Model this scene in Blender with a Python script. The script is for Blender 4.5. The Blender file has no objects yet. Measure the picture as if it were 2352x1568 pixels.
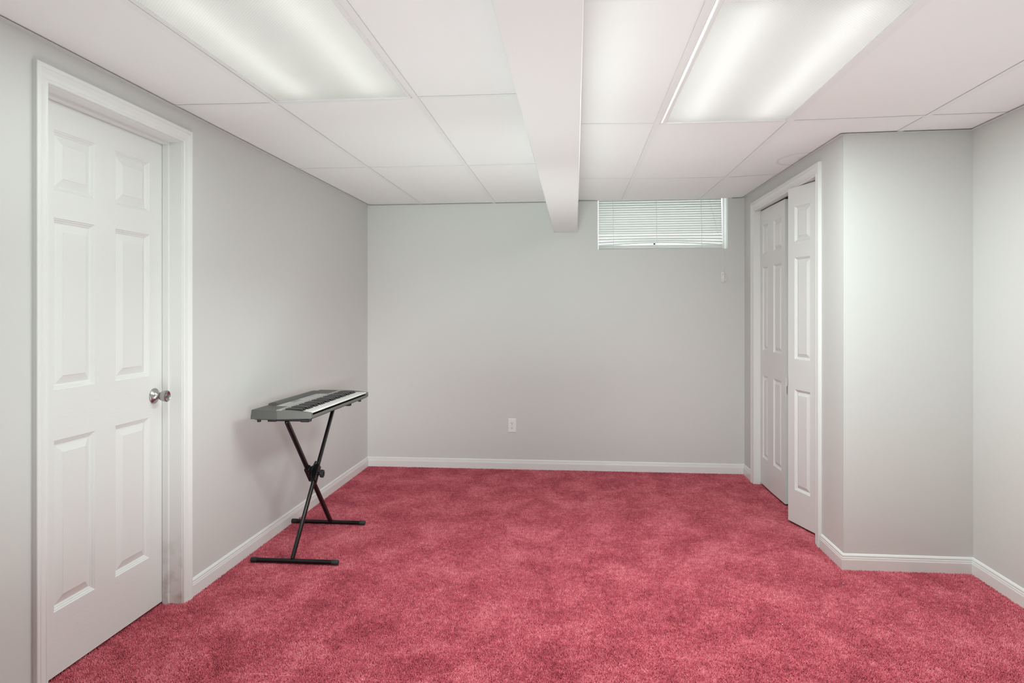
import bpy, bmesh, math, random
import numpy as np
from mathutils import Vector, Matrix
random.seed(7)
S = bpy.context.scene
COL = S.collection
R = math.radians

# ------------------------------------------------------------------ camera
cam_d = bpy.data.cameras.new('camera')
cam_d.sensor_width = 36.0
cam_d.lens = 24.0
cam_d.shift_y = -68.0 / 2352.0
cam_d.clip_start = 0.05
cam = bpy.data.objects.new('camera', cam_d)
COL.objects.link(cam)
cam.location = (0, 0, 1.30)
cam.rotation_euler = (R(90), 0, math.atan(146.0 / 1568.0))
S.camera = cam

# ------------------------------------------------------------------ world (overcast daylight outside the little window)
W = bpy.data.worlds.new('world')
S.world = W
W.use_nodes = True
wb = W.node_tree.nodes['Background']
wb.inputs['Color'].default_value = (0.95, 0.98, 1.0, 1)
wb.inputs['Strength'].default_value = 2.6

# ------------------------------------------------------------------ lights
def area(name, loc, sx, sy, power, col=(1, 1, 1), rot=(0, 0, 0), spread=180):
    d = bpy.data.lights.new(name, 'AREA')
    d.shape = 'RECTANGLE'
    d.size, d.size_y = sx, sy
    d.energy = power
    d.color = col
    d.spread = R(spread)
    o = bpy.data.objects.new(name, d)
    COL.objects.link(o)
    o.location = loc
    o.rotation_euler = rot
    return o
# added fill lights, no real strobes: below the frame, thrown up at the ceiling ...
area('bounce_fill', (-0.6, 1.6, 0.30), 0.8, 0.8, 5.0, (0.83, 1, 0.97), (R(162), 0, 0), 160)
area('bounce_fill', (1.35, 1.6, 0.30), 0.8, 0.8, 5.4, (0.85, 1, 0.97), (R(162), 0, 0), 160)
area('bounce_fill', (0.0, 1.3, 0.25), 1.6, 0.8, 11.8, (0.86, 1, 0.99), (R(168), 0, 0), 170)
area('bounce_fill', (-0.35, 2.25, 0.06), 1.9, 0.3, 5.4, (0.70, 1, 0.94), (R(150), 0, 0), 140)
area('bounce_fill', (-0.25, 2.25, 0.06), 1.9, 0.3, 6.8, (0.88, 1, 0.96), (R(130), 0, 0), 60)
area('bounce_fill', (-0.4, 0.6, 0.30), 1.4, 0.6, 2.8, (0.72, 1, 0.95), (R(118), 0, 0), 47)
# ... and two weak added fills beside the camera
area('camera_fill', (-1.3, -0.5, 1.00), 0.8, 0.8, 1.9, (1.0, 0.96, 1.0), (R(87), 0, R(-19)), 27)
area('camera_fill', (0.9, -0.8, 1.20), 0.8, 0.8, 4.9, (1.0, 0.96, 1.0), (R(86), 0, R(24)), 30)
TROFFER_COL = (0.88, 1, 0.97)
P_LEFT, P_RIGHT = 10, 40       # the two troffers in view (their lamps are made in their builder)
TUBE = 7.6

vs = S.view_settings
vs.view_transform = 'Standard'
vs.look = 'None'
vs.exposure = 0.0
vs.gamma = 1.0
vs.use_curve_mapping = False
S.display_settings.display_device = 'sRGB'
S.cycles.use_denoising = True
S.cycles.max_bounces = 10
S.cycles.diffuse_bounces = 6
S.cycles.transparent_max_bounces = 12
S.cycles.sample_clamp_indirect = 6.0

# ------------------------------------------------------------------ materials
def nodes(m):
    return m.node_tree.nodes, m.node_tree.links
def mat(name, col, rough=0.5, metal=0.0, bump=None, var=None, spec=0.5, stretch=(1, 1, 1)):
    """bump=(scale, strength, distance)   var=(scale, amount): slight value variation"""
    m = bpy.data.materials.new(name)
    m.use_nodes = True
    N, L = nodes(m)
    p = N['Principled BSDF']
    p.inputs['Base Color'].default_value = (*col, 1)
    p.inputs['Roughness'].default_value = rough
    p.inputs['Metallic'].default_value = metal
    p.inputs['Specular IOR Level'].default_value = spec
    if bump or var:
        tc = N.new('ShaderNodeTexCoord')
        mp = N.new('ShaderNodeMapping')
        mp.inputs['Scale'].default_value = stretch
        L.new(tc.outputs['Object'], mp.inputs['Vector'])
    if bump:
        t = N.new('ShaderNodeTexNoise')
        t.inputs['Scale'].default_value = bump[0]
        t.inputs['Detail'].default_value = 3
        L.new(mp.outputs[0], t.inputs['Vector'])
        b = N.new('ShaderNodeBump')
        b.inputs['Strength'].default_value = bump[1]
        b.inputs['Distance'].default_value = bump[2]
        L.new(t.outputs['Fac'], b.inputs['Height'])
        L.new(b.outputs[0], p.inputs['Normal'])
    if var:
        t2 = N.new('ShaderNodeTexNoise')
        t2.inputs['Scale'].default_value = var[0]
        t2.inputs['Detail'].default_value = 4
        L.new(mp.outputs[0], t2.inputs['Vector'])
        r = N.new('ShaderNodeValToRGB')
        a = var[1]
        r.color_ramp.elements[0].position = 0.3
        r.color_ramp.elements[1].position = 0.7
        r.color_ramp.elements[0].color = (*[c * (1 - a) for c in col], 1)
        r.color_ramp.elements[1].color = (*[min(1, c * (1 + a)) for c in col], 1)
        L.new(t2.outputs['Fac'], r.inputs[0])
        L.new(r.outputs[0], p.inputs['Base Color'])
    return m

def emit(name, col, s):
    m = bpy.data.materials.new(name)
    m.use_nodes = True
    N, L = nodes(m)
    N.remove(N['Principled BSDF'])
    e = N.new('ShaderNodeEmission')
    e.inputs[0].default_value = (*col, 1)
    e.inputs[1].default_value = s
    L.new(e.outputs[0], N['Material Output'].inputs[0])
    return m

def carpet_mat():
    m = bpy.data.materials.new('red_carpet')
    m.use_nodes = True
    N, L = nodes(m)
    p = N['Principled BSDF']
    p.inputs['Roughness'].default_value = 0.95
    p.inputs['Specular IOR Level'].default_value = 0.1
    p.inputs['Sheen Weight'].default_value = 0.25
    p.inputs['Sheen Roughness'].default_value = 0.6
    p.inputs['Sheen Tint'].default_value = (1, 0.6, 0.65, 1)
    tc = N.new('ShaderNodeTexCoord')
    def noise(scale, detail, rough=0.5, stretch=(1, 1, 1), dist=0.0):
        mp = N.new('ShaderNodeMapping')
        mp.inputs['Scale'].default_value = stretch
        L.new(tc.outputs['Object'], mp.inputs['Vector'])
        t = N.new('ShaderNodeTexNoise')
        t.inputs['Scale'].default_value = scale
        t.inputs['Detail'].default_value = detail
        t.inputs['Roughness'].default_value = rough
        t.inputs['Distortion'].default_value = dist
        L.new(mp.outputs[0], t.inputs['Vector'])
        return t.outputs['Fac']
    def math_(op, a, b):
        n = N.new('ShaderNodeMath')
        n.operation = op
        for i, v in enumerate((a, b)):
            if isinstance(v, (int, float)):
                n.inputs[i].default_value = v
            else:
                L.new(v, n.inputs[i])
        return n.outputs[0]
    def remap(v, lo, hi, a=0.0, c=1.0):
        n = N.new('ShaderNodeMapRange')
        n.inputs['From Min'].default_value = lo; n.inputs['From Max'].default_value = hi
        n.inputs['To Min'].default_value = a; n.inputs['To Max'].default_value = c
        L.new(v, n.inputs['Value'])
        return n.outputs[0]
    big = remap(noise(4.2, 8, 0.66, (1, 0.8, 1), 0.3), 0.36, 0.64)     # trodden and brushed patches in the pile
    mid = remap(noise(34, 5, 0.65), 0.34, 0.66)
    at = N.new('ShaderNodeAttribute')
    at.attribute_name = 'tuft_tone'
    s = math_('ADD', math_('MULTIPLY', big, 0.30), math_('MULTIPLY', mid, 0.26))
    s = math_('ADD', s, math_('MULTIPLY', at.outputs['Fac'], 0.44))
    r = N.new('ShaderNodeValToRGB')
    e = r.color_ramp.elements
    e[0].position = 0.10; e[0].color = (0.236, 0.019, 0.036, 1)
    e[1].position = 0.90; e[1].color = (0.900, 0.305, 0.355, 1)
    k = r.color_ramp.elements.new(0.5); k.color = (0.605, 0.100, 0.138, 1)
    L.new(s, r.inputs[0])
    L.new(r.outputs[0], p.inputs['Base Color'])
    return m

def lens_mat():
    """white prismatic acrylic: light from the tubes above passes through"""
    m = bpy.data.materials.new('prismatic_lens')
    m.use_nodes = True
    N, L = nodes(m)
    N.remove(N['Principled BSDF'])
    tc = N.new('ShaderNodeTexCoord')
    def wave(rot):
        mp = N.new('ShaderNodeMapping')
        mp.inputs['Rotation'].default_value = (0, 0, rot)
        L.new(tc.outputs['Object'], mp.inputs['Vector'])
        w = N.new('ShaderNodeTexWave')
        w.inputs['Scale'].default_value = 38
        L.new(mp.outputs[0], w.inputs['Vector'])
        return w.outputs['Fac']
    a = N.new('ShaderNodeMath'); a.operation = 'ADD'
    L.new(wave(R(45)), a.inputs[0]); L.new(wave(R(-45)), a.inputs[1])
    r = N.new('ShaderNodeMapRange')
    r.inputs['From Max'].default_value = 2.0
    r.inputs['To Min'].default_value = 0.66
    r.inputs['To Max'].default_value = 0.80
    L.new(a.outputs[0], r.inputs['Value'])
    c = N.new('ShaderNodeCombineColor')
    for i in range(3):
        L.new(r.outputs[0], c.inputs[i])
    t = N.new('ShaderNodeBsdfTranslucent')
    L.new(c.outputs[0], t.inputs['Color'])
    d = N.new('ShaderNodeBsdfDiffuse')
    d.inputs['Color'].default_value = (0.80, 0.81, 0.79, 1)
    mx = N.new('ShaderNodeMixShader')
    mx.inputs[0].default_value = 0.45
    L.new(t.outputs[0], mx.inputs[1]); L.new(d.outputs[0], mx.inputs[2])
    L.new(mx.outputs[0], N['Material Output'].inputs[0])
    return m

def glass_mat():
    m = bpy.data.materials.new('window_glass')
    m.use_nodes = True
    N, L = nodes(m)
    N.remove(N['Principled BSDF'])
    t = N.new('ShaderNodeBsdfTransparent')
    t.inputs[0].default_value = (0.93, 0.95, 0.94, 1)
    g = N.new('ShaderNodeBsdfGlossy')
    g.inputs['Roughness'].default_value = 0.02
    mx = N.new('ShaderNodeMixShader'); mx.inputs[0].default_value = 0.06
    L.new(t.outputs[0], mx.inputs[1]); L.new(g.outputs[0], mx.inputs[2])
    L.new(mx.outputs[0], N['Material Output'].inputs[0])
    return m

def jamb_mat():
    """white paint, scuffed and grimy near the floor on the latch side"""
    m = mat('jamb_paint', (0.76, 0.76, 0.74), 0.45)
    N, L = nodes(m)
    p = N['Principled BSDF']
    g = N.new('ShaderNodeNewGeometry')
    sx = N.new('ShaderNodeSeparateXYZ'); L.new(g.outputs['Position'], sx.inputs[0])
    mr = N.new('ShaderNodeMapRange')
    mr.inputs['From Min'].default_value = 0.34; mr.inputs['From Max'].default_value = 0.05
    L.new(sx.outputs[2], mr.inputs['Value'])
    t = N.new('ShaderNodeTexNoise'); t.inputs['Scale'].default_value = 16; t.inputs['Detail'].default_value = 5
    L.new(g.outputs['Position'], t.inputs['Vector'])
    r = N.new('ShaderNodeValToRGB')
    r.color_ramp.elements[0].position = 0.42; r.color_ramp.elements[0].color = (0, 0, 0, 1)
    r.color_ramp.elements[1].position = 0.62
    L.new(t.outputs['Fac'], r.inputs[0])
    mu = N.new('ShaderNodeMath'); mu.operation = 'MULTIPLY'
    L.new(mr.outputs[0], mu.inputs[0]); L.new(r.outputs[0], mu.inputs[1])
    mx = N.new('ShaderNodeMix'); mx.data_type = 'RGBA'
    mx.inputs['A'].default_value = (0.76, 0.76, 0.74, 1)
    mx.inputs['B'].default_value = (0.53, 0.52, 0.46, 1)
    L.new(mu.outputs[0], mx.inputs['Factor'])
    L.new(mx.outputs['Result'], p.inputs['Base Color'])
    return m

def tile_mat():
    """painted mineral-fibre ceiling tile: fine stipple, one old ring-shaped water stain"""
    m = mat('ceiling_tile', (0.875, 0.885, 0.88), 0.9, bump=(230, 0.25, 0.002), spec=0.2)
    N, L = nodes(m)
    p = N['Principled BSDF']
    g = N.new('ShaderNodeNewGeometry')
    def ring(cx, cy, rad, wid):
        v = N.new('ShaderNodeVectorMath'); v.operation = 'SUBTRACT'
        L.new(g.outputs['Position'], v.inputs[0]); v.inputs[1].default_value = (cx, cy, 2.2)
        s = N.new('ShaderNodeVectorMath'); s.operation = 'MULTIPLY'
        L.new(v.outputs[0], s.inputs[0]); s.inputs[1].default_value = (1, 0.8, 0)
        n = N.new('ShaderNodeTexNoise'); n.inputs['Scale'].default_value = 9
        L.new(g.outputs['Position'], n.inputs['Vector'])
        l = N.new('ShaderNodeVectorMath'); l.operation = 'LENGTH'
        L.new(s.outputs[0], l.inputs[0])
        a = N.new('ShaderNodeMath'); a.operation = 'MULTIPLY_ADD'
        L.new(n.outputs['Fac'], a.inputs[0]); a.inputs[1].default_value = 0.03
        L.new(l.outputs['Value'], a.inputs[2])
        b = N.new('ShaderNodeMath'); b.operation = 'SUBTRACT'
        L.new(a.outputs[0], b.inputs[0]); b.inputs[1].default_value = rad
        c = N.new('ShaderNodeMath'); c.operation = 'ABSOLUTE'; L.new(b.outputs[0], c.inputs[0])
        d = N.new('ShaderNodeMapRange')
        d.inputs['From Min'].default_value = wid; d.inputs['From Max'].default_value = 0.0
        L.new(c.outputs[0], d.inputs['Value'])
        return d.outputs[0]
    a = N.new('ShaderNodeMath'); a.operation = 'MAXIMUM'
    L.new(ring(1.34, 4.20, 0.15, 0.014), a.inputs[0]); L.new(ring(1.36, 4.18, 0.06, 0.012), a.inputs[1])
    k = N.new('ShaderNodeMath'); k.operation = 'MULTIPLY'; k.inputs[1].default_value = 0.32
    L.new(a.outputs[0], k.inputs[0])
    mx = N.new('ShaderNodeMix'); mx.data_type = 'RGBA'
    mx.inputs['A'].default_value = (0.875, 0.885, 0.88, 1)
    mx.inputs['B'].default_value = (0.50, 0.45, 0.40, 1)
    L.new(k.outputs[0], mx.inputs['Factor'])
    L.new(mx.outputs['Result'], p.inputs['Base Color'])
    return m

M = dict(
    wall=mat('grey_wall_paint', (0.640, 0.648, 0.625), 0.55, bump=(420, 0.10, 0.0015), spec=0.35),
    ceil=tile_mat(),
    tee=mat('white_grid_metal', (0.84, 0.85, 0.84), 0.5, spec=0.3),
    beam=mat('beam_paint', (0.80, 0.81, 0.80), 0.6, bump=(420, 0.06, 0.001), spec=0.3),
    trim=mat('white_trim_paint', (0.765, 0.775, 0.755), 0.35),
    jamb=jamb_mat(),
    door=mat('white_door_skin', (0.755, 0.765, 0.745), 0.4, bump=(26, 0.22, 0.0016), stretch=(1, 1, 9)),
    door2=mat('white_bifold_skin', (0.755, 0.765, 0.745), 0.4, bump=(26, 0.18, 0.0016), stretch=(1, 1, 9)),
    carpet=carpet_mat(),
    lens=lens_mat(),
    tube=emit('fluorescent_tube', (0.97, 1.0, 0.93), TUBE),
    tube2=emit('fluorescent_tube_newer', (0.98, 1.0, 0.97), TUBE * 1.22),
    housing=mat('white_enamel', (0.85, 0.85, 0.84), 0.4),
    frame=mat('light_frame_enamel', (0.84, 0.845, 0.83), 0.4),
    steel=mat('brushed_steel', (0.40, 0.395, 0.38), 0.25, 1.0, bump=(90, 0.05, 0.0005)),
    dark=mat('dark_slot', (0.03, 0.03, 0.03), 0.6),
    plastic=mat('white_plastic', (0.82, 0.82, 0.79), 0.35),
    vinyl=mat('white_vinyl', (0.84, 0.85, 0.84), 0.4),
    slat=mat('blind_slat', (0.80, 0.81, 0.79), 0.35),
    cord=mat('blind_cord', (0.84, 0.84, 0.82), 0.8),
    glass=glass_mat(),
    kgrey=mat('keyboard_grey', (0.128, 0.131, 0.120), 0.45, bump=(900, 0.15, 0.0004)),
    kgrey2=mat('keyboard_dark_grey', (0.088, 0.090, 0.083), 0.5, bump=(900, 0.15, 0.0004)),
    krail=mat('keyboard_silver_grey', (0.36, 0.36, 0.345), 0.4),
    kpanel=mat('keyboard_panel', (0.47, 0.465, 0.45), 0.45),
    white=mat('white_key', (0.86, 0.86, 0.83), 0.25),
    black=mat('black_key', (0.012, 0.012, 0.012), 0.2, spec=0.9),
    kunder=mat('keyboard_underside', (0.035, 0.035, 0.034), 0.6),
    stand=mat('black_powder_coat', (0.003, 0.0032, 0.0032), 0.28, spec=0.45),
    kpanel2=mat('keyboard_display', (0.26, 0.26, 0.25), 0.2),
    rubber=mat('black_rubber', (0.022, 0.026, 0.027), 0.55, spec=0.35),
    closet=mat('closet_paint', (0.35, 0.35, 0.34), 0.8),
    earth=mat('window_well_gravel', (0.75, 0.76, 0.75), 0.9, var=(30, 0.3)),
    lint=mat('lint_white', (0.85, 0.84, 0.82), 0.9),
    lint2=mat('lint_grey', (0.30, 0.29, 0.28), 0.9),
)

# ------------------------------------------------------------------ mesh helpers
class MB:
    def __init__(s):
        s.v, s.f = [], []
    def add(s, vs, fs):
        n = len(s.v)
        s.v += [tuple(p) for p in vs]
        s.f += [tuple(i + n for i in f) for f in fs]
        return s
    def box(s, x0, x1, y0, y1, z0, z1):
        return s.add([(x0, y0, z0), (x1, y0, z0), (x1, y1, z0), (x0, y1, z0), (x0, y0, z1), (x1, y0, z1), (x1, y1, z1), (x0, y1, z1)],
                     [(0, 3, 2, 1), (4, 5, 6, 7), (0, 1, 5, 4), (1, 2, 6, 5), (2, 3, 7, 6), (3, 0, 4, 7)])
    def loft(s, rings, cap=True, closed=True):
        n = len(rings[0]); vs = [p for r in rings for p in r]; fs = []
        for k in range(len(rings) - 1):
            for i in range(n if closed else n - 1):
                j = (i + 1) % n
                fs.append((k * n + i, k * n + j, (k + 1) * n + j, (k + 1) * n + i))
        if cap:
            fs.append(tuple(range(n - 1, -1, -1)))
            fs.append(tuple((len(rings) - 1) * n + i for i in range(n)))
        return s.add(vs, fs)
    def tube(s, p, q, r, seg=16, r2=None):
        return s.lathe(p, Vector(q) - Vector(p), [(0, r), ((Vector(q) - Vector(p)).length, r if r2 is None else r2)], seg)
    def lathe(s, p, axis, prof, seg=24):
        p = Vector(p); a = Vector(axis).normalized()
        u = a.orthogonal().normalized(); w = a.cross(u)
        return s.loft([[p + a * h + (u * math.cos(t) + w * math.sin(t)) * r for t in [2 * math.pi * i / seg for i in range(seg)]] for h, r in prof])
    def path(s, pts, r, seg=8):
        pts = [Vector(p) for p in pts]; rings = []
        u = None
        for i, p in enumerate(pts):
            d = (pts[min(i + 1, len(pts) - 1)] - pts[max(i - 1, 0)]).normalized()
            u = d.orthogonal().normalized() if u is None else (u - d * u.dot(d)).normalized()
            w = d.cross(u)
            rings.append([p + (u * math.cos(t) + w * math.sin(t)) * r for t in [2 * math.pi * k / seg for k in range(seg)]])
        return s.loft(rings)
    def barbox(s, p, q, wx, wn, xdir=(1, 0, 0)):
        """rectangular tube from p to q, width wx along xdir and wn across"""
        p, q = Vector(p), Vector(q); d = (q - p).normalized()
        x = Vector(xdir); x = (x - d * x.dot(d)).normalized(); n = d.cross(x)
        rg = lambda c: [c + x * a * wx / 2 + n * b * wn / 2 for a, b in ((-1, -1), (1, -1), (1, 1), (-1, 1))]
        return s.loft([rg(p), rg(q)])
    def sweep(s, prof, path, up):
        """sweep an open/closed 2D profile; path = list of (point, a-dir, b-dir)"""
        return s.loft([[Vector(p) + Vector(a) * u + Vector(b) * v for u, v in prof] for p, a, b in path])

def build(name, mb, m, parent=None, origin=None, bevel=0, smooth=False, seg=2):
    me = bpy.data.meshes.new(name)
    if origin is None:
        origin = (0, 0, 0)
        if parent is None:
            xs = list(zip(*mb.v))
            origin = ((min(xs[0]) + max(xs[0])) / 2, (min(xs[1]) + max(xs[1])) / 2, min(xs[2]))
    ox, oy, oz = origin
    me.from_pydata([(x - ox, y - oy, z - oz) for x, y, z in mb.v], [], mb.f)
    bm = bmesh.new(); bm.from_mesh(me)
    bmesh.ops.recalc_face_normals(bm, faces=bm.faces)
    bm.to_mesh(me); bm.free()
    me.materials.append(M[m] if isinstance(m, str) else m)
    o = bpy.data.objects.new(name, me)
    COL.objects.link(o)
    if parent is None:
        o.location = origin
    else:
        o.parent = parent
        # children of a mesh parent are given in world coordinates and shifted here
        o.location = Vector(origin) - Vector(parent.get('_w', (0, 0, 0)))
    if parent is None or origin != (0, 0, 0):
        ORIG[o.name] = tuple(origin)
    if bevel:
        b = o.modifiers.new('bevel', 'BEVEL'); b.width = bevel; b.segments = seg; b.limit_method = 'ANGLE'; b.angle_limit = R(35)
        for p in me.polygons: p.use_smooth = True
        me.set_sharp_from_angle(angle=R(40)) if hasattr(me, 'set_sharp_from_angle') else None
    if smooth:
        for p in me.polygons: p.use_smooth = True
        if hasattr(me, 'set_sharp_from_angle'): me.set_sharp_from_angle(angle=R(50))
    return o
ORIG = {}
def child(name, mb, m, parent, bevel=0, smooth=False, label=None):
    """a part given in world coordinates under an unrotated parent"""
    off = Vector(wloc(parent))
    o = build(name, mb, m, parent, origin=(0, 0, 0), bevel=bevel, smooth=smooth)
    o.location = -off
    if label: o['label'] = label
    return o
def wloc(o):
    v = Vector(o.location)
    while o.parent:
        o = o.parent; v = v + Vector(o.location)
    return v
def structure(o, label=None):
    o['kind'] = 'structure'
    if label: o['label'] = label
    return o
def tag(o, label, cat, group=None, kind=None):
    o['label'] = label; o['category'] = cat
    if group: o['group'] = group
    if kind: o['kind'] = kind
    return o
def empty(name, loc, rz=0):
    o = bpy.data.objects.new(name, None)
    COL.objects.link(o); o.location = loc; o.rotation_euler = (0, 0, rz)
    o.empty_display_size = 0.1
    return o

# ------------------------------------------------------------------ dimensions (metres; camera over the origin)
XL, YB, XC, YR, XR, Y0, ZT = -1.752, 5.637, 1.352, 3.60, 1.972, -2.6, 2.42
D1Y0, D1Y1, D1Z = 2.117, 2.899, 2.057         # left door opening (jamb faces)
C0, C1, CZ = 3.975, 5.315, 2.066              # closet opening
WX0, WX1, WZ0, WZ1 = 0.178, 1.222, 1.808, 2.34

# ------------------------------------------------------------------ large structure
def carpet():
    """backing slab and the cut pile: several hundred thousand small upright tufts of yarn"""
    rng = np.random.default_rng(5)
    pitch = .0042
    gx = np.arange(XL - .14, XR - .001, pitch); gy = np.arange(1.3, YB - .001, pitch)
    X, Y = np.meshgrid(gx, gy); X = X.ravel(); Y = Y.ravel()
    n = len(X)
    X = X + rng.uniform(-.5, .5, n) * pitch; Y = Y + rng.uniform(-.5, .5, n) * pitch
    keep = ((X > XL) | ((Y > D1Y0) & (Y < D1Y1))) & ((X < XC) | (Y < YR) | ((X < XC + .13) & (Y > C0) & (Y < C1))) & (X < XR) & (Y < YB)
    X, Y = X[keep], Y[keep]; n = len(X)
    a0 = rng.uniform(0, 2 * np.pi, n); rad = rng.uniform(.0020, .0030, n); h = rng.uniform(.0042, .0082, n)
    lean = rng.uniform(0, .0058, n); la = rng.uniform(0, 2 * np.pi, n); tw = a0 + rng.uniform(-.6, .6, n); tr = rad * rng.uniform(.45, .8, n)
    zb = -.0072
    P = np.empty((n, 6, 3), np.float32)
    for k in range(3):
        P[:, k, 0] = X + rad * np.cos(a0 + k * 2.0944); P[:, k, 1] = Y + rad * np.sin(a0 + k * 2.0944); P[:, k, 2] = zb
        P[:, 3 + k, 0] = X + lean * np.cos(la) + tr * np.cos(tw + k * 2.0944); P[:, 3 + k, 1] = Y + lean * np.sin(la) + tr * np.sin(tw + k * 2.0944)
        P[:, 3 + k, 2] = zb + h + rng.uniform(-.0012, .0012, n)
    tone = np.repeat(np.clip(rng.normal(.5, .27, n), 0, 1), 6).astype(np.float32)
    x0, x1, y0, y1, z0, z1 = XL - .3, XR + .3, Y0 - .2, YB + .3, -.10, -.006
    box = np.array([(x0, y0, z0), (x1, y0, z0), (x1, y1, z0), (x0, y1, z0), (x0, y0, z1), (x1, y0, z1), (x1, y1, z1), (x0, y1, z1)], np.float32)
    co = np.concatenate([box, P.reshape(-1, 3)])
    bq = np.array([0, 3, 2, 1, 4, 5, 6, 7, 0, 1, 5, 4, 1, 2, 6, 5, 2, 3, 7, 6, 3, 0, 4, 7], np.int32)
    base = (8 + 6 * np.arange(n, dtype=np.int32))[:, None]
    tri = (base + np.array([0, 1, 4, 3, 1, 2, 5, 4, 2, 0, 3, 5, 3, 4, 5], np.int32)[None, :]).ravel()
    me = bpy.data.meshes.new('floor')
    me.vertices.add(len(co)); me.vertices.foreach_set('co', co.ravel())
    loops = np.concatenate([bq, tri])
    me.loops.add(len(loops)); me.loops.foreach_set('vertex_index', loops)
    starts = np.concatenate([np.arange(6) * 4, (24 + 15 * np.arange(n)[:, None] + np.array([0, 4, 8, 12])[None, :]).ravel()]).astype(np.int32)
    me.polygons.add(len(starts)); me.polygons.foreach_set('loop_start', starts)
    me.update(calc_edges=True)
    at = me.attributes.new('tuft_tone', 'FLOAT', 'POINT')
    at.data.foreach_set('value', np.concatenate([np.full(8, .2, np.float32), tone]))
    me.materials.append(M['carpet'])
    o = bpy.data.objects.new('floor', me)
    COL.objects.link(o)
    return o
structure(carpet(), 'wall to wall rose red cut pile carpet')
wl = MB()
J = .021                                      # rough openings clear the jambs
wl.box(XL - .115, XL, Y0, D1Y0 - J, -.012, ZT); wl.box(XL - .115, XL, D1Y1 + J, YB, -.012, ZT); wl.box(XL - .115, XL, D1Y0 - J, D1Y1 + J, D1Z + J, ZT)
structure(build('wall_left', wl, 'wall', origin=(0, 0, 0)), 'pale grey painted wall with the white six panel door')
wbk = MB()
wbk.box(XL - .115, WX0, YB, YB + .24, -.012, ZT); wbk.box(WX1, XC + .75, YB, YB + .24, -.012, ZT)
wbk.box(WX0, WX1, YB, YB + .24, -.012, WZ0); wbk.box(WX0, WX1, YB, YB + .24, WZ1, ZT)
structure(build('wall_back', wbk, 'wall', origin=(0, 0, 0)), 'pale grey painted end wall below the small window')
wc = MB()
wc.box(XC, XC + .115, YR, C0 - J, -.012, ZT); wc.box(XC, XC + .115, C1 + J, YB, -.012, ZT); wc.box(XC, XC + .115, C0 - J, C1 + J, CZ + J, ZT)
structure(build('wall_closet', wc, 'wall', origin=(0, 0, 0)), 'pale grey wall around the bifold closet doors')
structure(build('wall_return', MB().box(XC + .115, XR, YR, YR + .11, -.012, ZT), 'wall', origin=(0, 0, 0)), 'short pale grey wall facing the room beside the closet')
structure(build('wall_right', MB().box(XR, XR + .115, Y0, YR + .11, -.012, ZT), 'wall', origin=(0, 0, 0)), 'pale grey right hand wall nearest the camera')
structure(build('wall_rear', MB().box(XL - .115, XR + .115, Y0 - .115, Y0, -.012, ZT), 'wall', origin=(0, 0, 0)), 'pale grey wall behind the camera')
# closed spaces behind the doors
cl = MB()
cl.box(XC + .70, XC + .75, YR + .1, YB + .1, -.012, ZT); cl.box(XC + .1, XC + .75, YR + .11, YR + .13, -.012, ZT)
cl.box(XC + .1, XC + .75, YB + .02, YB + .06, -.012, ZT)
structure(build('wall_closet_inside', cl, 'closet', origin=(0, 0, 0)))
hl = MB()
hl.box(XL - .72, XL - .70, D1Y0 - .1, D1Y1 + .1, -.012, ZT)
hl.box(XL - .72, XL - .10, D1Y0 - .12, D1Y0 - .1, -.012, ZT); hl.box(XL - .72, XL - .10, D1Y1 + .1, D1Y1 + .12, -.012, ZT)
hl.box(XL - .72, XL - .10, D1Y0 - .12, D1Y1 + .12, -.05, -.03); hl.box(XL - .72, XL - .10, D1Y0 - .12, D1Y1 + .12, 2.2, 2.22)
structure(build('wall_hallway', hl, 'closet', origin=(0, 0, 0)))
structure(build('ceiling_deck', MB().box(XL - .8, XR + .3, Y0 - .2, YB + .24, ZT, ZT + .05), 'closet', origin=(0, 0, 0)))

# ---- suspended ceiling: two lay-in fields either side of the boxed beam, each a little uneven
BX0, BX1, BZ = -0.177, 0.017, 1.953
def lerp(a, b, t): return a + (b - a) * t
def field(cols, rows, Z):
    def f(x, y):
        i = 0
        while i < len(cols) - 2 and x > cols[i + 1]: i += 1
        j = 0
        while j < len(rows) - 2 and y > rows[j + 1]: j += 1
        t = (x - cols[i]) / (cols[i + 1] - cols[i]); u = (y - rows[j]) / (rows[j + 1] - rows[j])
        t = max(0, min(1, t)); u = max(0, min(1, u))
        return lerp(lerp(Z[j][i], Z[j][i + 1], t), lerp(Z[j + 1][i], Z[j + 1][i + 1], t), u)
    return f
LT, RT = [-1.290, -0.672], [0.386, 1.003, 1.616]          # main tees
LROW, RROW = [1.51, 2.828, 4.152], [1.99, 3.312, 4.668]   # cross tee rows
zL = field([XL, -1.29, -0.672, BX0], [Y0, 2.83, 4.15, YB],
           [[2.200] * 4, [2.200, 2.196, 2.204, 2.204], [2.201, 2.200, 2.200, 2.201], [2.203, 2.204, 2.206, 2.206]])
zR = field([BX1, .386, 1.003, XC, 1.616, XR], [Y0, 3.31, 4.66, YB],
           [[2.200] * 6, [2.206, 2.1995, 2.196, 2.200, 2.205, 2.209], [2.206, 2.199, 2.197, 2.213, 2.21, 2.21], [2.214, 2.209, 2.2105, 2.220, 2.22, 2.22]])
LIGHT_L = (-1.278, -0.684, 1.52, 2.817)
LIGHT_R = (0.398, 0.991, 2.00, 3.302)
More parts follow.
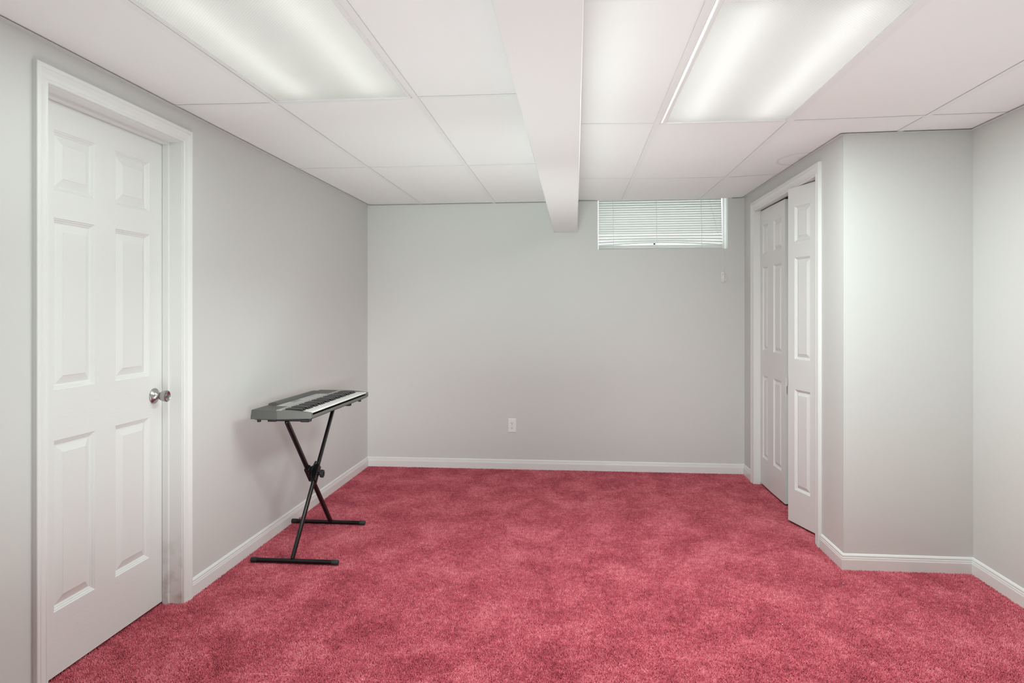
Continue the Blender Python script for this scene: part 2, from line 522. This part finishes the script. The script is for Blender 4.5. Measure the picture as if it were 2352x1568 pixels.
def tile_field(mb, f, x0, x1, y0, y1, holes, xs, ys):
    X = sorted(set([x0, x1] + [x for x in xs if x0 < x < x1]))
    Y = sorted(set([y0, y1] + [y for y in ys if y0 < y < y1]))
    for a, b in zip(X, X[1:]):
        for c, d in zip(Y, Y[1:]):
            mx, my = (a + b) / 2, (c + d) / 2
            if any(h[0] < mx < h[1] and h[2] < my < h[3] for h in holes): continue
            vs = [(a, c), (b, c), (b, d), (a, d)]
            mb.add([(p, q, f(p, q)) for p, q in vs] + [(p, q, f(p, q) + .016) for p, q in vs],
                   [(0, 1, 2, 3), (7, 6, 5, 4), (0, 4, 5, 1), (1, 5, 6, 2), (2, 6, 7, 3), (3, 7, 4, 0)])
ct = MB()
tile_field(ct, zL, XL, BX0 + .02, Y0, YB - .004, [LIGHT_L], LT + list(LIGHT_L[:2]) + [-.42, -1.5], LROW + [LIGHT_L[2], LIGHT_L[3], .2, -1.1])
tile_field(ct, zR, BX1 - .02, XC, Y0, YB - .004, [LIGHT_R], RT + list(LIGHT_R[:2]) + [.2], RROW + [LIGHT_R[2], LIGHT_R[3], .67, -.65])
tile_field(ct, zR, XC, XR, Y0, YR, [], RT + [XC], RROW[:2] + [.67, -.65])
ceil = structure(build('ceiling', ct, 'ceil', origin=(0, 0, 2.2)), 'white suspended ceiling of large lay in tiles')
def strip(f, p, q, w, drop=.0034, th=.0012, n=10):
    """flat metal flange hung just below the tiles along p-q"""
    (x0, y0), (x1, y1) = p, q
    dx, dy = x1 - x0, y1 - y0; l = math.hypot(dx, dy); nx, ny = -dy / l * w / 2, dx / l * w / 2
    rings = []
    for k in range(n + 1):
        t = k / n; x, y = x0 + dx * t, y0 + dy * t; z = f(x, y) - drop
        rings.append([(x - nx, y - ny, z), (x + nx, y + ny, z), (x + nx, y + ny, z + th), (x - nx, y - ny, z + th)])
    return MB().loft(rings)
TW = .026
for x in LT: child('main_tee', strip(zL, (x, Y0), (x, YB - .006), TW, n=24), 'tee', ceil)
for x in RT:
    child('main_tee', strip(zR, (x, Y0), (x, (YB if x < XC else YR) - .006), TW, n=24), 'tee', ceil)
for y in LROW + [.2, -1.1]:
    X = [XL] + LT + [BX0]
    for a, b in zip(X, X[1:]): child('cross_tee', strip(zL, (a + .013, y), (b - .013, y), .024, drop=.0026, n=3), 'tee', ceil)
for y in RROW + [.67, -.65]:
    X = [BX1] + RT[:2] + ([1.616, XR] if y < YR else [XC])
    for a, b in zip(X, X[1:]): child('cross_tee', strip(zR, (a + .013, y), (b - .013, y), .024, drop=.0026, n=3), 'tee', ceil)
# wall angle where the tiles meet the walls
for f, p, q in ((zL, (XL + .010, Y0), (XL + .010, YB)), (zL, (XL, YB - .010), (BX0, YB - .010)), (zR, (BX1, YB - .010), (WX0, YB - .010)),
                (zR, (WX1 + .03, YB - .010), (XC, YB - .010)), (zR, (XC - .010, YR - .02), (XC - .010, YB)), (zR, (XC - .02, YR - .010), (XR, YR - .010)),
                (zR, (XR - .010, Y0), (XR - .010, YR))):
    s = strip(f, p, q, .020, drop=.006, n=24)
    child('wall_angle', s, 'wall', ceil)

# ---- boxed beam
bm_ = MB()
bm_.box(BX0, BX1, Y0, YB, BZ, ZT)
structure(build('ceiling_beam', bm_, 'beam', bevel=.003, origin=(0, 0, BZ)), 'boxed steel beam painted off white running along the ceiling')

# ------------------------------------------------------------------ baseboards
BASE = [(0, -.01), (.0125, -.01), (.0125, .048), (.0105, .054), (.0105, .058), (.0085, .062), (.0085, .069), (.004, .076), (0, .078)]
def baseboard(name, p, q, nrm, m0=0, m1=0):
    """p,q on the wall line; nrm points into the room; m0/m1 = mitre growth per unit of depth at each end"""
    p, q = Vector((*p, 0)), Vector((*q, 0)); d = (q - p).normalized(); n = Vector((*nrm, 0))
    r0 = [p + n * u + Vector((0, 0, v)) - d * (u * m0) for u, v in BASE]
    r1 = [q + n * u + Vector((0, 0, v)) + d * (u * m1) for u, v in BASE]
    return structure(build(name, MB().loft([r0, r1]), 'trim'))
baseboard('baseboard_left', (XL, 2.9595), (XL, YB), (1, 0), 0, -1)
baseboard('baseboard_left.001', (XL, Y0), (XL, 2.056), (1, 0), 0, 0)
baseboard('baseboard_back', (XL, YB), (XC, YB), (0, -1), -1, -1)
baseboard('baseboard_closet', (XC, 5.385), (XC, YB), (-1, 0), 0, -1)
baseboard('baseboard_closet.001', (XC, YR), (XC, 3.903), (-1, 0), 1, 0)
baseboard('baseboard_return', (XC, YR), (XR, YR), (0, -1), 1, -1)
baseboard('baseboard_right', (XR, Y0), (XR, YR), (-1, 0), 0, -1)

# ------------------------------------------------------------------ door casings and jambs
CAS = [(0, 0), (0, .009), (.004, .012), (.010, .012), (.014, .010), (.030, .0125), (.042, .017), (.048, .0185), (.052, .0165), (.056, .0185), (.0665, .0185), (.0685, .0165), (.0685, 0)]
def casing(name, X, n, y0, y1, zt, label, width=.0685):
    """three mitred sides around an opening on plane x = X, facing n (+1/-1)"""
    mb = MB(); w = [(u * width / .0685, v) for u, v in CAS]
    N = Vector((n, 0, 0))
    def ring(p, out): return [Vector(p) + Vector(out) * u + N * v for u, v in w]
    mb.loft([ring((X, y0, -.01), (0, -1, 0)), ring((X, y0, zt), (0, -1, 1)), ring((X, y1, zt), (0, 1, 1)), ring((X, y1, -.01), (0, 1, 0))])
    return structure(build(name, mb, 'trim'), label)
casing('trim_1', XL, 1, D1Y0 - .0035, D1Y1 + .003, D1Z + .003, 'white moulded casing around the six panel door', .0575)
casing('trim_2', XC, -1, C0 - .004 + .008, C1 + .004 - .008, CZ - .004, 'white moulded casing around the closet opening')
jb = MB()
for (ya, yb) in ((D1Y0 - .019, D1Y0), (D1Y1, D1Y1 + .019)):
    jb.box(XL - .116, XL + .001, ya, yb, -.01, D1Z + .019)
jb.box(XL - .116, XL + .0009, D1Y0 - .001, D1Y1 + .001, D1Z, D1Z + .0188)
# stops
jb.box(XL - .084, XL - .057, D1Y1 - .011, D1Y1 + .002, -.01, D1Z - .0112); jb.box(XL - .084, XL - .057, D1Y0 - .002, D1Y0 + .011, -.01, D1Z - .0112)
jb.box(XL - .084, XL - .0571, D1Y0 - .003, D1Y1 + .003, D1Z - .011, D1Z + .002)
structure(build('trim_3', jb, 'jamb', origin=(0, 0, 0)), 'white door jamb and stop with scuffs near the carpet')
jc = MB()
jc.box(XC - .001, XC + .116, C0 - .019, C0, -.01, CZ); jc.box(XC - .001, XC + .116, C1, C1 + .019, -.01, CZ)
jc.box(XC - .001, XC + .116, C0 - .019, C1 + .019, CZ, CZ + .019)
structure(build('trim_4', jc, 'trim', bevel=.0015, origin=(0, 0, 0)), 'white jamb lining the closet opening')
trk = MB().box(XC + .045, XC + .075, C0, C1, CZ - .004, CZ + .010)
structure(build('trim_5', trk, 'dark', origin=(0, 0, 0)), 'dark bifold track under the closet head')

# ------------------------------------------------------------------ panelled doors
RINGS = [(0, 0), (.004, .0030), (.006, .0030), (.010, .0065), (.012, .0065), (.017, .0095), (.020, .0095), (.046, .0030), (.048, .0018)]
def panel_face(mb, w, h, panels, P, depth_scale=1.0, rs=1.0):
    """front skin of a moulded door; P(u, v, d) maps width, height and depth (into the door) to space"""
    us = sorted(set([0, w] + [p[0] for p in panels] + [p[1] for p in panels]))
    vs = sorted(set([0, h] + [p[2] for p in panels] + [p[3] for p in panels]))
    for a, b in zip(us, us[1:]):
        for c, d in zip(vs, vs[1:]):
            if any(p[0] <= a and b <= p[1] and p[2] <= c and d <= p[3] for p in panels): continue
            mb.add([P(a, c, 0), P(b, c, 0), P(b, d, 0), P(a, d, 0)], [(0, 1, 2, 3)])
    for (a, b, c, d) in panels:
        rg = []
        for i, dep in RINGS:
            i *= rs
            rg.append([P(a + i, c + i, dep * depth_scale), P(b - i, c + i, dep * depth_scale), P(b - i, d - i, dep * depth_scale), P(a + i, d - i, dep * depth_scale)])
        n = len(rg)
        fs = []
        for k in range(n - 1):
            for q in range(4):
                r = (q + 1) % 4
                fs.append((k * 4 + q, k * 4 + r, (k + 1) * 4 + r, (k + 1) * 4 + q))
        fs.append(tuple((n - 1) * 4 + q for q in range(4)))
        mb.add([p for r in rg for p in r], fs)
def slab(w, h, t, panels, P, **k):
    mb = MB()
    panel_face(mb, w, h, panels, P, **k)
    c = [(0, 0), (w, 0), (w, h), (0, h)]
    f = [P(u, v, 0) for u, v in c]; b = [P(u, v, t) for u, v in c]
    mb.add(f + b, [(0, 1, 5, 4), (1, 2, 6, 5), (2, 3, 7, 6), (3, 0, 4, 7), (4, 5, 6, 7)])
    return mb
def weld(o):
    bm = bmesh.new(); bm.from_mesh(o.data)
    bmesh.ops.remove_doubles(bm, verts=bm.verts, dist=1e-5)
    bmesh.ops.recalc_face_normals(bm, faces=bm.faces)
    bm.to_mesh(o.data); bm.free()
# left door
DX, DZ0, DH = XL - .086, .009, 2.044
dw = D1Y1 - D1Y0 - .006
pans = []
for (a, b) in ((.134, .343), (.4595, .679)):
    for (c, d) in ((.227, .834), (1.014, 1.625), (1.722, 1.938)):
        pans.append((a, b, c, d))
P1 = lambda u, v, d: (DX - d, D1Y0 + .003 + u, DZ0 + v)
d1 = build('door_1', slab(dw, DH, .035, pans, P1, depth_scale=1.35), 'door', origin=(DX, D1Y0 + .003, DZ0))
weld(d1); structure(d1, 'white six panel door with a steel knob')
ky, kz = 2.831, .932
kn = MB().lathe((DX + .024, ky, kz), (1, 0, 0), [(0, .0120), (.003, .0125), (.008, .0180), (.016, .0212), (.028, .0243), (.035, .0250), (.038, .0243), (.0392, .021), (.0375, .019), (.0350, .0095), (.0355, .009), (.0355, .0)], 40)
knob = child('door_knob', kn, 'steel', d1, smooth=True, label='brushed steel round door knob')
rs = MB().lathe((DX, ky, kz), (1, 0, 0), [(-.0005, .034), (.003, .034), (.005, .0325), (.007, .029), (.012, .022), (.018, .0165), (.024, .0135), (.027, .0120)], 40)
child('knob_rose', rs, 'steel', knob, smooth=True)
kc = MB().box(DX + .0593, DX + .0600, ky - .0008, ky + .0008, kz - .005, kz + .005)
child('key_slot', kc, 'dark', knob)

# closet bifold doors: leaves given as (near bottom end) -> (far end), faces towards the room
def leaf(p, q, z0, z1, flip=False):
    p, q = Vector((*p, 0)), Vector((*q, 0)); d = (q - p); w = d.length; d.normalize()
    n = Vector((-d.y, d.x, 0))          # into the closet when p->q runs towards -y ... chosen below
    if n.x < 0: n = -n
    P = lambda u, v, k: tuple(p + d * u + n * k + Vector((0, 0, z0 + v)))
    h = z1 - z0
    m = .070 * w / .30
    pn = [(m, w - m, .203, .815), (m, w - m, 1.000, 1.618), (m, w - m, 1.715, 1.930)]
    return slab(w, h, .030, pn, P, rs=.72, depth_scale=1.25)
# far pair, almost flat in the opening
f0, f1, f2 = (1.392, 5.312), (1.390, 5.052), (1.397, 4.722)
d2 = build('door_2', leaf(f1, f2, .014, 2.057), 'door2', origin=(1.392, 5.02, .014)); weld(d2)
structure(d2, 'far pair of white bifold closet leaves, closed flat')
lf = child('door_leaf', leaf(f0, f1, .014, 2.057), 'door2', d2); weld(lf)
# near pair, folded slightly out into the room
g0, g1, g2 = (1.313, 4.376), (1.392, 4.096), (1.395, 4.640)
d3 = build('door_3', leaf(g0, g1, .012, 2.060), 'door2', origin=(1.36, 4.23, .012)); weld(d3)
structure(d3, 'near pair of white bifold closet leaves, folded out a little')
lf = child('door_leaf', leaf((1.324, 4.402), g2, .012, 2.060), 'door2', d3); weld(lf)
pz = .828
pl = MB().path([(1.4080, 4.7195 - .012 * math.sin(t), pz + .026 * math.cos(t)) for t in [math.pi * k / 10 for k in range(11)]], .0028, 8)
pull = child('door_pull', pl, 'plastic', d2)
child('pull_cord', MB().path([(1.4080, 4.716, pz - .026), (1.4076, 4.7165, pz - .050), (1.4080, 4.717, pz - .078)], .0018, 6), 'lint2', pull)

# ------------------------------------------------------------------ window in its recess
win = structure(empty('window_1', ((WX0 + WX1) / 2, YB + .17, WZ0)), 'small high basement window behind a white mini blind')
fy0, fy1 = YB + .150, YB + .205
fr = MB()
fr.box(WX0, WX0 + .012, fy0, fy1, WZ0, WZ1); fr.box(WX1 - .012, WX1, fy0, fy1, WZ0, WZ1)
fr.box(WX0, WX1, fy0, fy1, WZ0, WZ0 + .018); fr.box(WX0, WX1, fy0, fy1, WZ1 - .045, WZ1)
child('window_frame', fr, 'vinyl', win, bevel=.002)
lk = MB().box(.646, .662, fy0 - .018, fy0 - .002, WZ0 + .048, WZ0 + .082)
lk.box(.640, .700, fy0 - .012, fy0, WZ0 + .012, WZ0 + .026)
child('sash_lock', lk, 'dark', win)
child('window_pane', MB().box(WX0 + .006, WX1 - .006, fy0 + .026, fy0 + .030, WZ0 + .01, WZ1 - .03), 'glass', win)
structure(build('trim_6', MB().box(WX0, WX1, YB + .01, YB + .15, WZ0 - .004, WZ0 + .002), 'trim'), 'white sill in the window recess')

# mini blind
bl = tag(empty('window_blind', (.69, YB + .075, WZ0)), 'white mini blind with narrow slats covering the small high window', 'blind')
by = YB + .085
bx0, bx1 = WX0 - .0 + .012, 1.186
pitch, sw, tau = .0194, .025, R(55)
sl = MB()
zbot = WZ0 + .010
n_s = 25
sk = lambda z: (2.2 - z) * .030          # the blind hangs a little out of square
for k in range(n_s):
    z0 = zbot + .017 + k * pitch
    bow = {0: 0, 1: 0.001, 2: .020, 3: .0135, 4: .007, 5: .003}.get(k, 0)
    drop = {0: -.004, 1: -.009, 2: -.022, 3: -.018, 4: -.012, 5: -.006}.get(k, 0)
    rings = []
    for i in range(25):
        t = i / 24; x = lerp(bx0, bx1 + sk(z0), t)
        zz = z0 + (drop + bow * math.sin(math.pi * t) * 1.15 if k < 6 else 0) + (t - .5) * .006 * (k / n_s)
        ring = []
        tt = tau + (R(-6) if k < 3 else 0)
        for s_ in range(7):                     # curved slat section, room edge low
            a = (s_ / 6 - .5) * sw; crown = .0022 * (1 - (2 * s_ / 6 - 1) ** 2)
            ring.append((x, by + a * math.cos(tt) - crown * math.sin(tt), zz + a * math.sin(tt) + crown * math.cos(tt)))
        rings.append(ring + [(p[0], p[1], p[2] - .0004) for p in reversed(ring)])
    sl.loft(rings)
child('slats', sl, 'slat', bl, smooth=True)
br = MB().box(bx0, bx1 + sk(zbot), by - .010, by + .010, zbot - .006, zbot + .004)
child('bottom_rail', br, 'slat', bl, bevel=.002)
hr = MB().box(bx0, bx1, by - .014, by + .014, WZ1 - .030, WZ1 - .002)
child('head_rail', hr, 'slat', bl, bevel=.002)
for x in (.306, .660, 1.022):
    lad = MB()
    for dy in (-.0105, .0105):
        lad.path([(x, by + dy, WZ1 - .03), (x + .004, by + dy, (zbot + WZ1) / 2), (x + .010, by + dy, zbot)], .0017, 6)
    child('ladder_cord', lad, 'cord', bl)
cp = [(1.070, by - .016, 2.32), (1.092, by - .02, 2.2), (1.14, by - .03, 2.0), (1.180, YB - .004, WZ0 + .004), (1.1835, YB - .004, 1.72), (1.186, YB - .006, 1.622)]
child('lift_cord', MB().path(cp, .0012, 6), 'cord', bl)

# cord cleat on the wall
ccx, ccz = 1.186, 1.582
cleat = tag(empty('cord_cleat', (ccx, YB, ccz - .045)), 'small white cord cleat screwed to the wall below the window', 'cleat')
cb = MB().box(ccx - .019, ccx + .008, YB - .012, YB, ccz - .042, ccz + .040)
child('base', cb, 'plastic', cleat, bevel=.004)
ch = MB(); ch2 = MB()
ch.path([(ccx - .006, YB - .012, ccz - .022), (ccx - .006, YB - .024, ccz - .028), (ccx - .006, YB - .028, ccz - .048)], .005, 8)
ch2.path([(ccx - .004, YB - .012, ccz + .016), (ccx - .002, YB - .024, ccz + .022), (ccx, YB - .028, ccz + .040)], .005, 8)
child('horn', ch, 'plastic', cleat, smooth=True); child('horn', ch2, 'plastic', cleat, smooth=True)
cw = MB()
for k in range(3):
    cw.path([(ccx + .002 + (.013 + .006 * k) * math.sin(t), YB - .016 - .003 * k, ccz - .006 - .004 * k + (.024 + .003 * k) * math.cos(t)) for t in [2 * math.pi * i / 18 for i in range(19)]], .0014, 6)
cw.path([(ccx + .012, YB - .016, ccz - .008), (ccx + .020, YB - .018, ccz - .020), (ccx + .014, YB - .018, ccz - .030)], .0035, 6)
child('wound_cord', cw, 'cord', cleat)
child('screw', MB().lathe((ccx - .008, YB - .0122, ccz + .020), (0, -1, 0), [(0, .003), (.001, .0025)], 12), 'dark', cleat)
child('screw', MB().lathe((ccx + .002, YB - .0122, ccz + .020), (0, -1, 0), [(0, .003), (.001, .0025)], 12), 'dark', cleat)

# ------------------------------------------------------------------ wall outlet
ox, oz = -.524, .359
out = tag(empty('wall_outlet', (ox, YB, oz - .057)), 'white duplex electrical outlet low on the back wall', 'outlet')
pw, ph = .033, .056
plate = MB().loft([[(ox + a * (pw + g), YB - d, oz + b * (ph + g)) for a, b in ((-1, -1), (1, -1), (1, 1), (-1, 1))] for d, g in ((0, .0015), (.0035, .0015), (.0062, -.003))])
child('cover_plate', plate, 'plastic', out)
for s in (1, -1):
    cz = oz + s * .0195
    prof = []
    for i in range(28):
        t = 2 * math.pi * i / 28
        prof.append((ox + .0165 * math.cos(t), max(-.0128, min(.0128, .0165 * math.sin(t)))))
    rc = MB().loft([[(x, YB - d, cz + z) for x, z in prof] for d in (.0050, .0082)])
    ro = child('receptacle', rc, 'plastic', out)
    sl_ = MB()
    sl_.box(ox - .0078, ox - .0052, YB - .0088, YB - .0080, cz - .001, cz + .0075)
    sl_.box(ox + .0050, ox + .0074, YB - .0088, YB - .0080, cz + .000, cz + .0070)
    sl_.lathe((ox - .0002, YB - .0080, cz - .0068), (0, -1, 0), [(0, .0030), (.0008, .0030)], 12)
    child('slot', sl_, 'dark', ro)
child('screw', MB().lathe((ox, YB - .0060, oz), (0, -1, 0), [(0, .003), (.0012, .0022)], 12), 'steel', out)

# ------------------------------------------------------------------ ceiling lights
def troffer(Lr, f, power, label, tube, leak=False):
    x0, x1, y0, y1 = Lr
    zc = f((x0 + x1) / 2, y1) - .002
    t = tag(empty('ceiling_light', ((x0 + x1) / 2, (y0 + y1) / 2, zc)), label, 'ceiling light', 'fluorescent troffers in the suspended ceiling')
    hs = MB()
    zt = zc + .12
    w = .006
    hs.box(x0, x0 + w, y0, y1, zc, zt); hs.box(x1 - w, x1, y0, y1, zc, zt)
    hs.box(x0, x1, y0, y0 + w, zc, zt); hs.box(x0, x1, y1 - w, y1, zc, zt); hs.box(x0, x1, y0, y1, zt, zt + .003)
    child('housing', hs, 'housing', t)
    fw, g = .014, (.013 if leak else .001)
    fm = MB()
    fz0, fz1 = zc - .004, zc + .006
    a0, a1, b0, b1 = x0 + g, x1 - .001, y0 + .001, y1 - .001
    fm.box(a0, a0 + fw, b0, b1, fz0, fz1); fm.box(a1 - fw, a1, b0, b1, fz0, fz1)
    fm.box(a0 + fw, a1 - fw, b0, b0 + fw, fz0, fz1); fm.box(a0 + fw, a1 - fw, b1 - fw, b1, fz0, fz1)
    child('door_frame', fm, 'frame', t, bevel=.002)
    child('diffuser', MB().box(a0 + fw - .004, a1 - fw + .004, b0 + fw - .004, b1 - fw + .004, zc + .001, zc + .0014), 'lens', t)
    tz = zc + .065
    for k in (-1, 1):
        cx = (x0 + x1) / 2 + k * .155
        child('tube', MB().tube((cx, y0 + .05, tz), (cx, y1 - .06, tz), .014, 12), tube, t)
    lamp = area('troffer_light', ((x0 + x1) / 2, (y0 + y1) / 2, zc - .006), x1 - x0 - .04, y1 - y0 - .04, power, TROFFER_COL)
    return t
troffer(LIGHT_L, zL, P_LEFT, 'dimmer fluorescent ceiling light panel nearer the white six panel door', 'tube')
troffer(LIGHT_R, zR, P_RIGHT, 'brighter fluorescent ceiling light panel right of the beam', 'tube2', True)

# ------------------------------------------------------------------ keyboard on its stand
KL, KD = .905, .322
kb = tag(empty('electronic_keyboard', (-1.645, 3.328, .755), R(-.9)), 'grey electronic piano keyboard on the black folding stand', 'keyboard')
kb['label'] = 'grey electronic piano keyboard lying on the black X stand'
def kpart(name, mb, m, bevel=0, parent=None, label=None, smooth=False):
    # local frame: x = depth from the rear edge to the player's edge, y = length, z up
    o = build(name, mb, m, parent or kb, origin=(0, 0, 0), bevel=bevel, smooth=smooth)
    o.location = (0, 0, 0)
    if label: o['label'] = label
    return o
# case rear, with sloping back and end
def prism_y(prof, y0, y1, shrink=0):
    return MB().loft([[(x, y0, z) for x, z in prof], [(x, y1, z) for x, z in prof]])
rear = [(.000, .000), (.140, .000), (.140, .047), (.006, .048)]
kpart('rear_case', prism_y(rear, 0, KL), 'kgrey2', .0025, label='dark grey rear case')
# cheeks at both ends of the keys
cheek = [(.140, .001), (.318, .007), (.322, .010), (.321, .036), (.300, .0395), (.250, .0445), (.200, .0475), (.140, .0475)]
for y0, y1 in ((0.0, .022), (KL - .022, KL)):
    kpart('end_cheek', prism_y(cheek, y0, y1), 'kgrey', .002)
kpart('key_bed', MB().box(.140, .316, .022, KL - .022, .004, .022), 'kunder')
kpart('front_rail', prism_y([(.300, .006), (.322, .008), (.322, .0205), (.3195, .0220), (.300, .0220)], .022, KL - .022), 'kgrey', .0015)
# raised ridge along the back (music rest slot and speakers)
rid = []
for i in range(11):
    t = i / 10 * math.pi
    rid.append((.036 - .030 * math.cos(t), .048 + .0135 * math.sin(t) ** .7))
rid += [(.066, .044), (.006, .044)]
kpart('speaker_ridge', prism_y(rid, .185, .745), 'kgrey2', .001, smooth=True)
# control panels, silver rail
kpart('control_panel', MB().box(.068, .136, .150, .420, .047, .0492), 'kpanel', .0006)
kpart('control_panel', MB().box(.068, .136, .428, .690, .047, .0492), 'kpanel', .0006)
kpart('key_slip', MB().box(.139, .166, .0005, KL - .0005, .043, .0500), 'krail', .001, label='silver grey strip behind the keys')
kpart('display', MB().box(.074, .100, .300, .400, .0490, .0498), 'kpanel2')
for i in range(9):
    kpart('button', MB().box(.108, .116, .170 + i * .026, .186 + i * .026, .0490, .0512), 'krail', .0006)
for i in range(8):
    kpart('button', MB().box(.092, .100, .450 + i * .028, .467 + i * .028, .0490, .0512), 'krail', .0006)
# keys: five octaves
ky0, ky1 = .024, KL - .024
nw = 36; kw = (ky1 - ky0) / nw
kz0, kz1 = .0315, .0405
for i in range(nw):
    y0 = ky0 + i * kw
    b = MB().box(.168, .3155, y0 + .0004, y0 + kw - .0004, kz0, kz1 - .001)
    kpart('white_key', b, 'white', .0010)
for i in range(nw - 1):
    if i % 7 in (2, 6): continue
    y = ky0 + (i + 1) * kw + {0: -.0015, 1: .0015, 3: -.002, 4: 0, 5: .002}[i % 7]
    hw = .0066
    zt = .0520
    rg = [[(.168, y - hw, kz1 - .004), (.262, y - hw, kz1 - .004), (.262, y + hw, kz1 - .004), (.168, y + hw, kz1 - .004)],
          [(.168, y - hw, kz1 + .001), (.262, y - hw, kz1 + .001), (.262, y + hw, kz1 + .001), (.168, y + hw, kz1 + .001)],
          [(.168, y - hw + .0012, zt), (.253, y - hw + .0012, zt - .001), (.253, y + hw - .0012, zt - .001), (.168, y + hw - .0012, zt)]]
    kpart('black_key', MB().loft(rg), 'black', .0008)
kpart('underside', MB().loft([[(.016, .012, .001), (.300, .012, .001), (.300, KL - .012, .001), (.016, KL - .012, .001)],
                              [(.020, .016, -.005), (.296, .016, -.005), (.296, KL - .016, -.005), (.020, KL - .016, -.005)]]), 'kunder', .001)
for (x, y) in ((.30, .80), (.30, .035), (.03, .80), (.03, .035)):
    kpart('foot', MB().lathe((x, y, .002 if x > .2 else -.006), (0, 0, -1), [(0, .010), (.010, .010), (.0125, .008)], 16), 'rubber', smooth=True)

# ---- the stand
st = tag(empty('keyboard_stand', (-1.476, 3.735, 0)), 'black folding X shaped keyboard stand on the red carpet by the left wall', 'stand')
ax, bx = -1.459, -1.494
zt_ = .7370
A0, A1 = Vector((ax, 3.408, .018)), Vector((ax, 4.030, zt_))
B0, B1 = Vector((bx, 4.062, .018)), Vector((bx, 3.418, zt_))
def foot(y, x0, x1):
    b = child('foot_bar', MB().tube((x0 + .02, y, .0135), (x1 - .02, y, .0135), .0118, 20), 'stand', st, smooth=True)
    for xa, xb in ((x0, x0 + .034), (x1 - .034, x1)):
        s = 1 if xa == x0 else -1
        pr = [(0, .0105), (.003, .0130), (.034, .0135)] if s == 1 else [(0, .0135), (.031, .0130), (.034, .0105)]
        child('end_cap', MB().lathe((xa, y, .0138), (1, 0, 0), pr, 20), 'rubber', b, smooth=True)
foot(3.408, -1.680, -1.212)
foot(4.063, -1.742, -1.278)
child('leg', MB().barbox(A0, A1, .019, .028), 'stand', st, bevel=.008)
child('leg', MB().barbox(B0, B1, .021, .028), 'stand', st, bevel=.008)
def arm(y, x0, x1):
    a = child('support_arm', MB().box(x0 + .004, x1 - .004, y - .011, y + .011, zt_ - .003, zt_ + .0095), 'stand', st, bevel=.003)
    for xa, xb in ((x0, x0 + .046), (x1 - .046, x1)):
        child('rubber_sleeve', MB().box(xa, xb, y - .0145, y + .0145, zt_ - .0065, zt_ + .0125), 'rubber', a, bevel=.004)
arm(3.418, -1.590, -1.368)
arm(4.030, -1.575, -1.356)
# pivot: toothed clutch plates and the tightening knob, where the legs cross
ta = (.3785 - A0.z) / (A1.z - A0.z)
pv = Vector((0, lerp(A0.y, A1.y, ta), .3785))
tb = None
# crossing of the two legs in the yz plane
da, db = A1 - A0, B1 - B0
den = da.y * db.z - da.z * db.y
ta = ((B0.y - A0.y) * db.z - (B0.z - A0.z) * db.y) / den
pv = A0 + da * ta
gear = lambda x0, x1, r0, r1, n: MB().loft([[(x, pv.y + (r0 if i % 2 else r1) * math.cos(math.pi * i / n), pv.z + (r0 if i % 2 else r1) * math.sin(math.pi * i / n)) for i in range(2 * n)] for x in (x0, x1)])
child('clutch_disc', MB().lathe((bx + .0105, pv.y, pv.z), (1, 0, 0), [(0, .042), (.0045, .042), (.0055, .040)], 40), 'stand', st, smooth=True)
child('clutch_disc', gear(bx + .0165, ax - .0100, .036, .041, 22), 'stand', st, bevel=.0006)
ca, cb_ = da.normalized(), db.normalized()
child('clamp_channel', MB().barbox(pv - ca * .050 + Vector((.001, 0, 0)), pv + ca * .050 + Vector((.001, 0, 0)), .027, .038), 'stand', st, bevel=.002)
child('clamp_channel', MB().barbox(Vector((bx, pv.y, pv.z)) - cb_ * .055, Vector((bx, pv.y, pv.z)) + cb_ * .055, .027, .036), 'stand', st, bevel=.002)
kb_ = gear(ax + .028, ax + .046, .019, .0235, 8)
knb = child('tightening_knob', kb_, 'rubber', st, bevel=.002)
child('knob_bolt', MB().lathe((ax + .010, pv.y, pv.z), (1, 0, 0), [(0, .009), (.020, .009), (.038, .008), (.0385, .004)], 16), 'stand', knb)
child('release_lever', MB().barbox((bx + .012, pv.y + .020, pv.z + .020), (bx + .030, pv.y + .030, pv.z + .062), .016, .020), 'rubber', st, bevel=.004)

# ------------------------------------------------------------------ lint on the carpet
def ground(px, py):
    th = math.atan(146.0 / 1568.0); c, s = math.cos(th), math.sin(th)
    d = 1568 * 1.30 / (py - 716.0); xc = (px - 1176) / 1568 * d
    return xc * c - d * s, xc * s + d * c
for i, (px, py, l, m) in enumerate([(1797, 1435, .009, 'lint'), (1976, 1405, .008, 'lint'), (2104, 1403, .006, 'lint'), (1308, 1096, .008, 'lint'), (1016, 1211, .005, 'lint'),
                                   (1936, 1341, .005, 'lint'), (1495, 1133, .006, 'lint'), (1865, 1229, .005, 'lint'), (2046, 1446, .008, 'lint2'), (1778, 1209, .008, 'lint2')]):
    x, y = ground(px, py); a = random.uniform(0, math.pi)
    w = [(x + l * (t - .5) * math.cos(a), y + l * (t - .5) * math.sin(a), .0026 + .0012 * math.sin(math.pi * t)) for t in (0, .25, .5, .75, 1)]
    o = build('carpet_lint', MB().path(w, .0011, 6), m, smooth=True)
    if m == 'lint': tag(o, 'tiny white lint scrap lying on the red carpet', 'lint', 'white lint scraps on the carpet')
    else: tag(o, ('small dark crumb on the red carpet near the bifold closet doors', 'small grey crumb on the carpet in front of the right hand wall')[px > 2000], 'crumb', 'dark crumbs on the carpet')
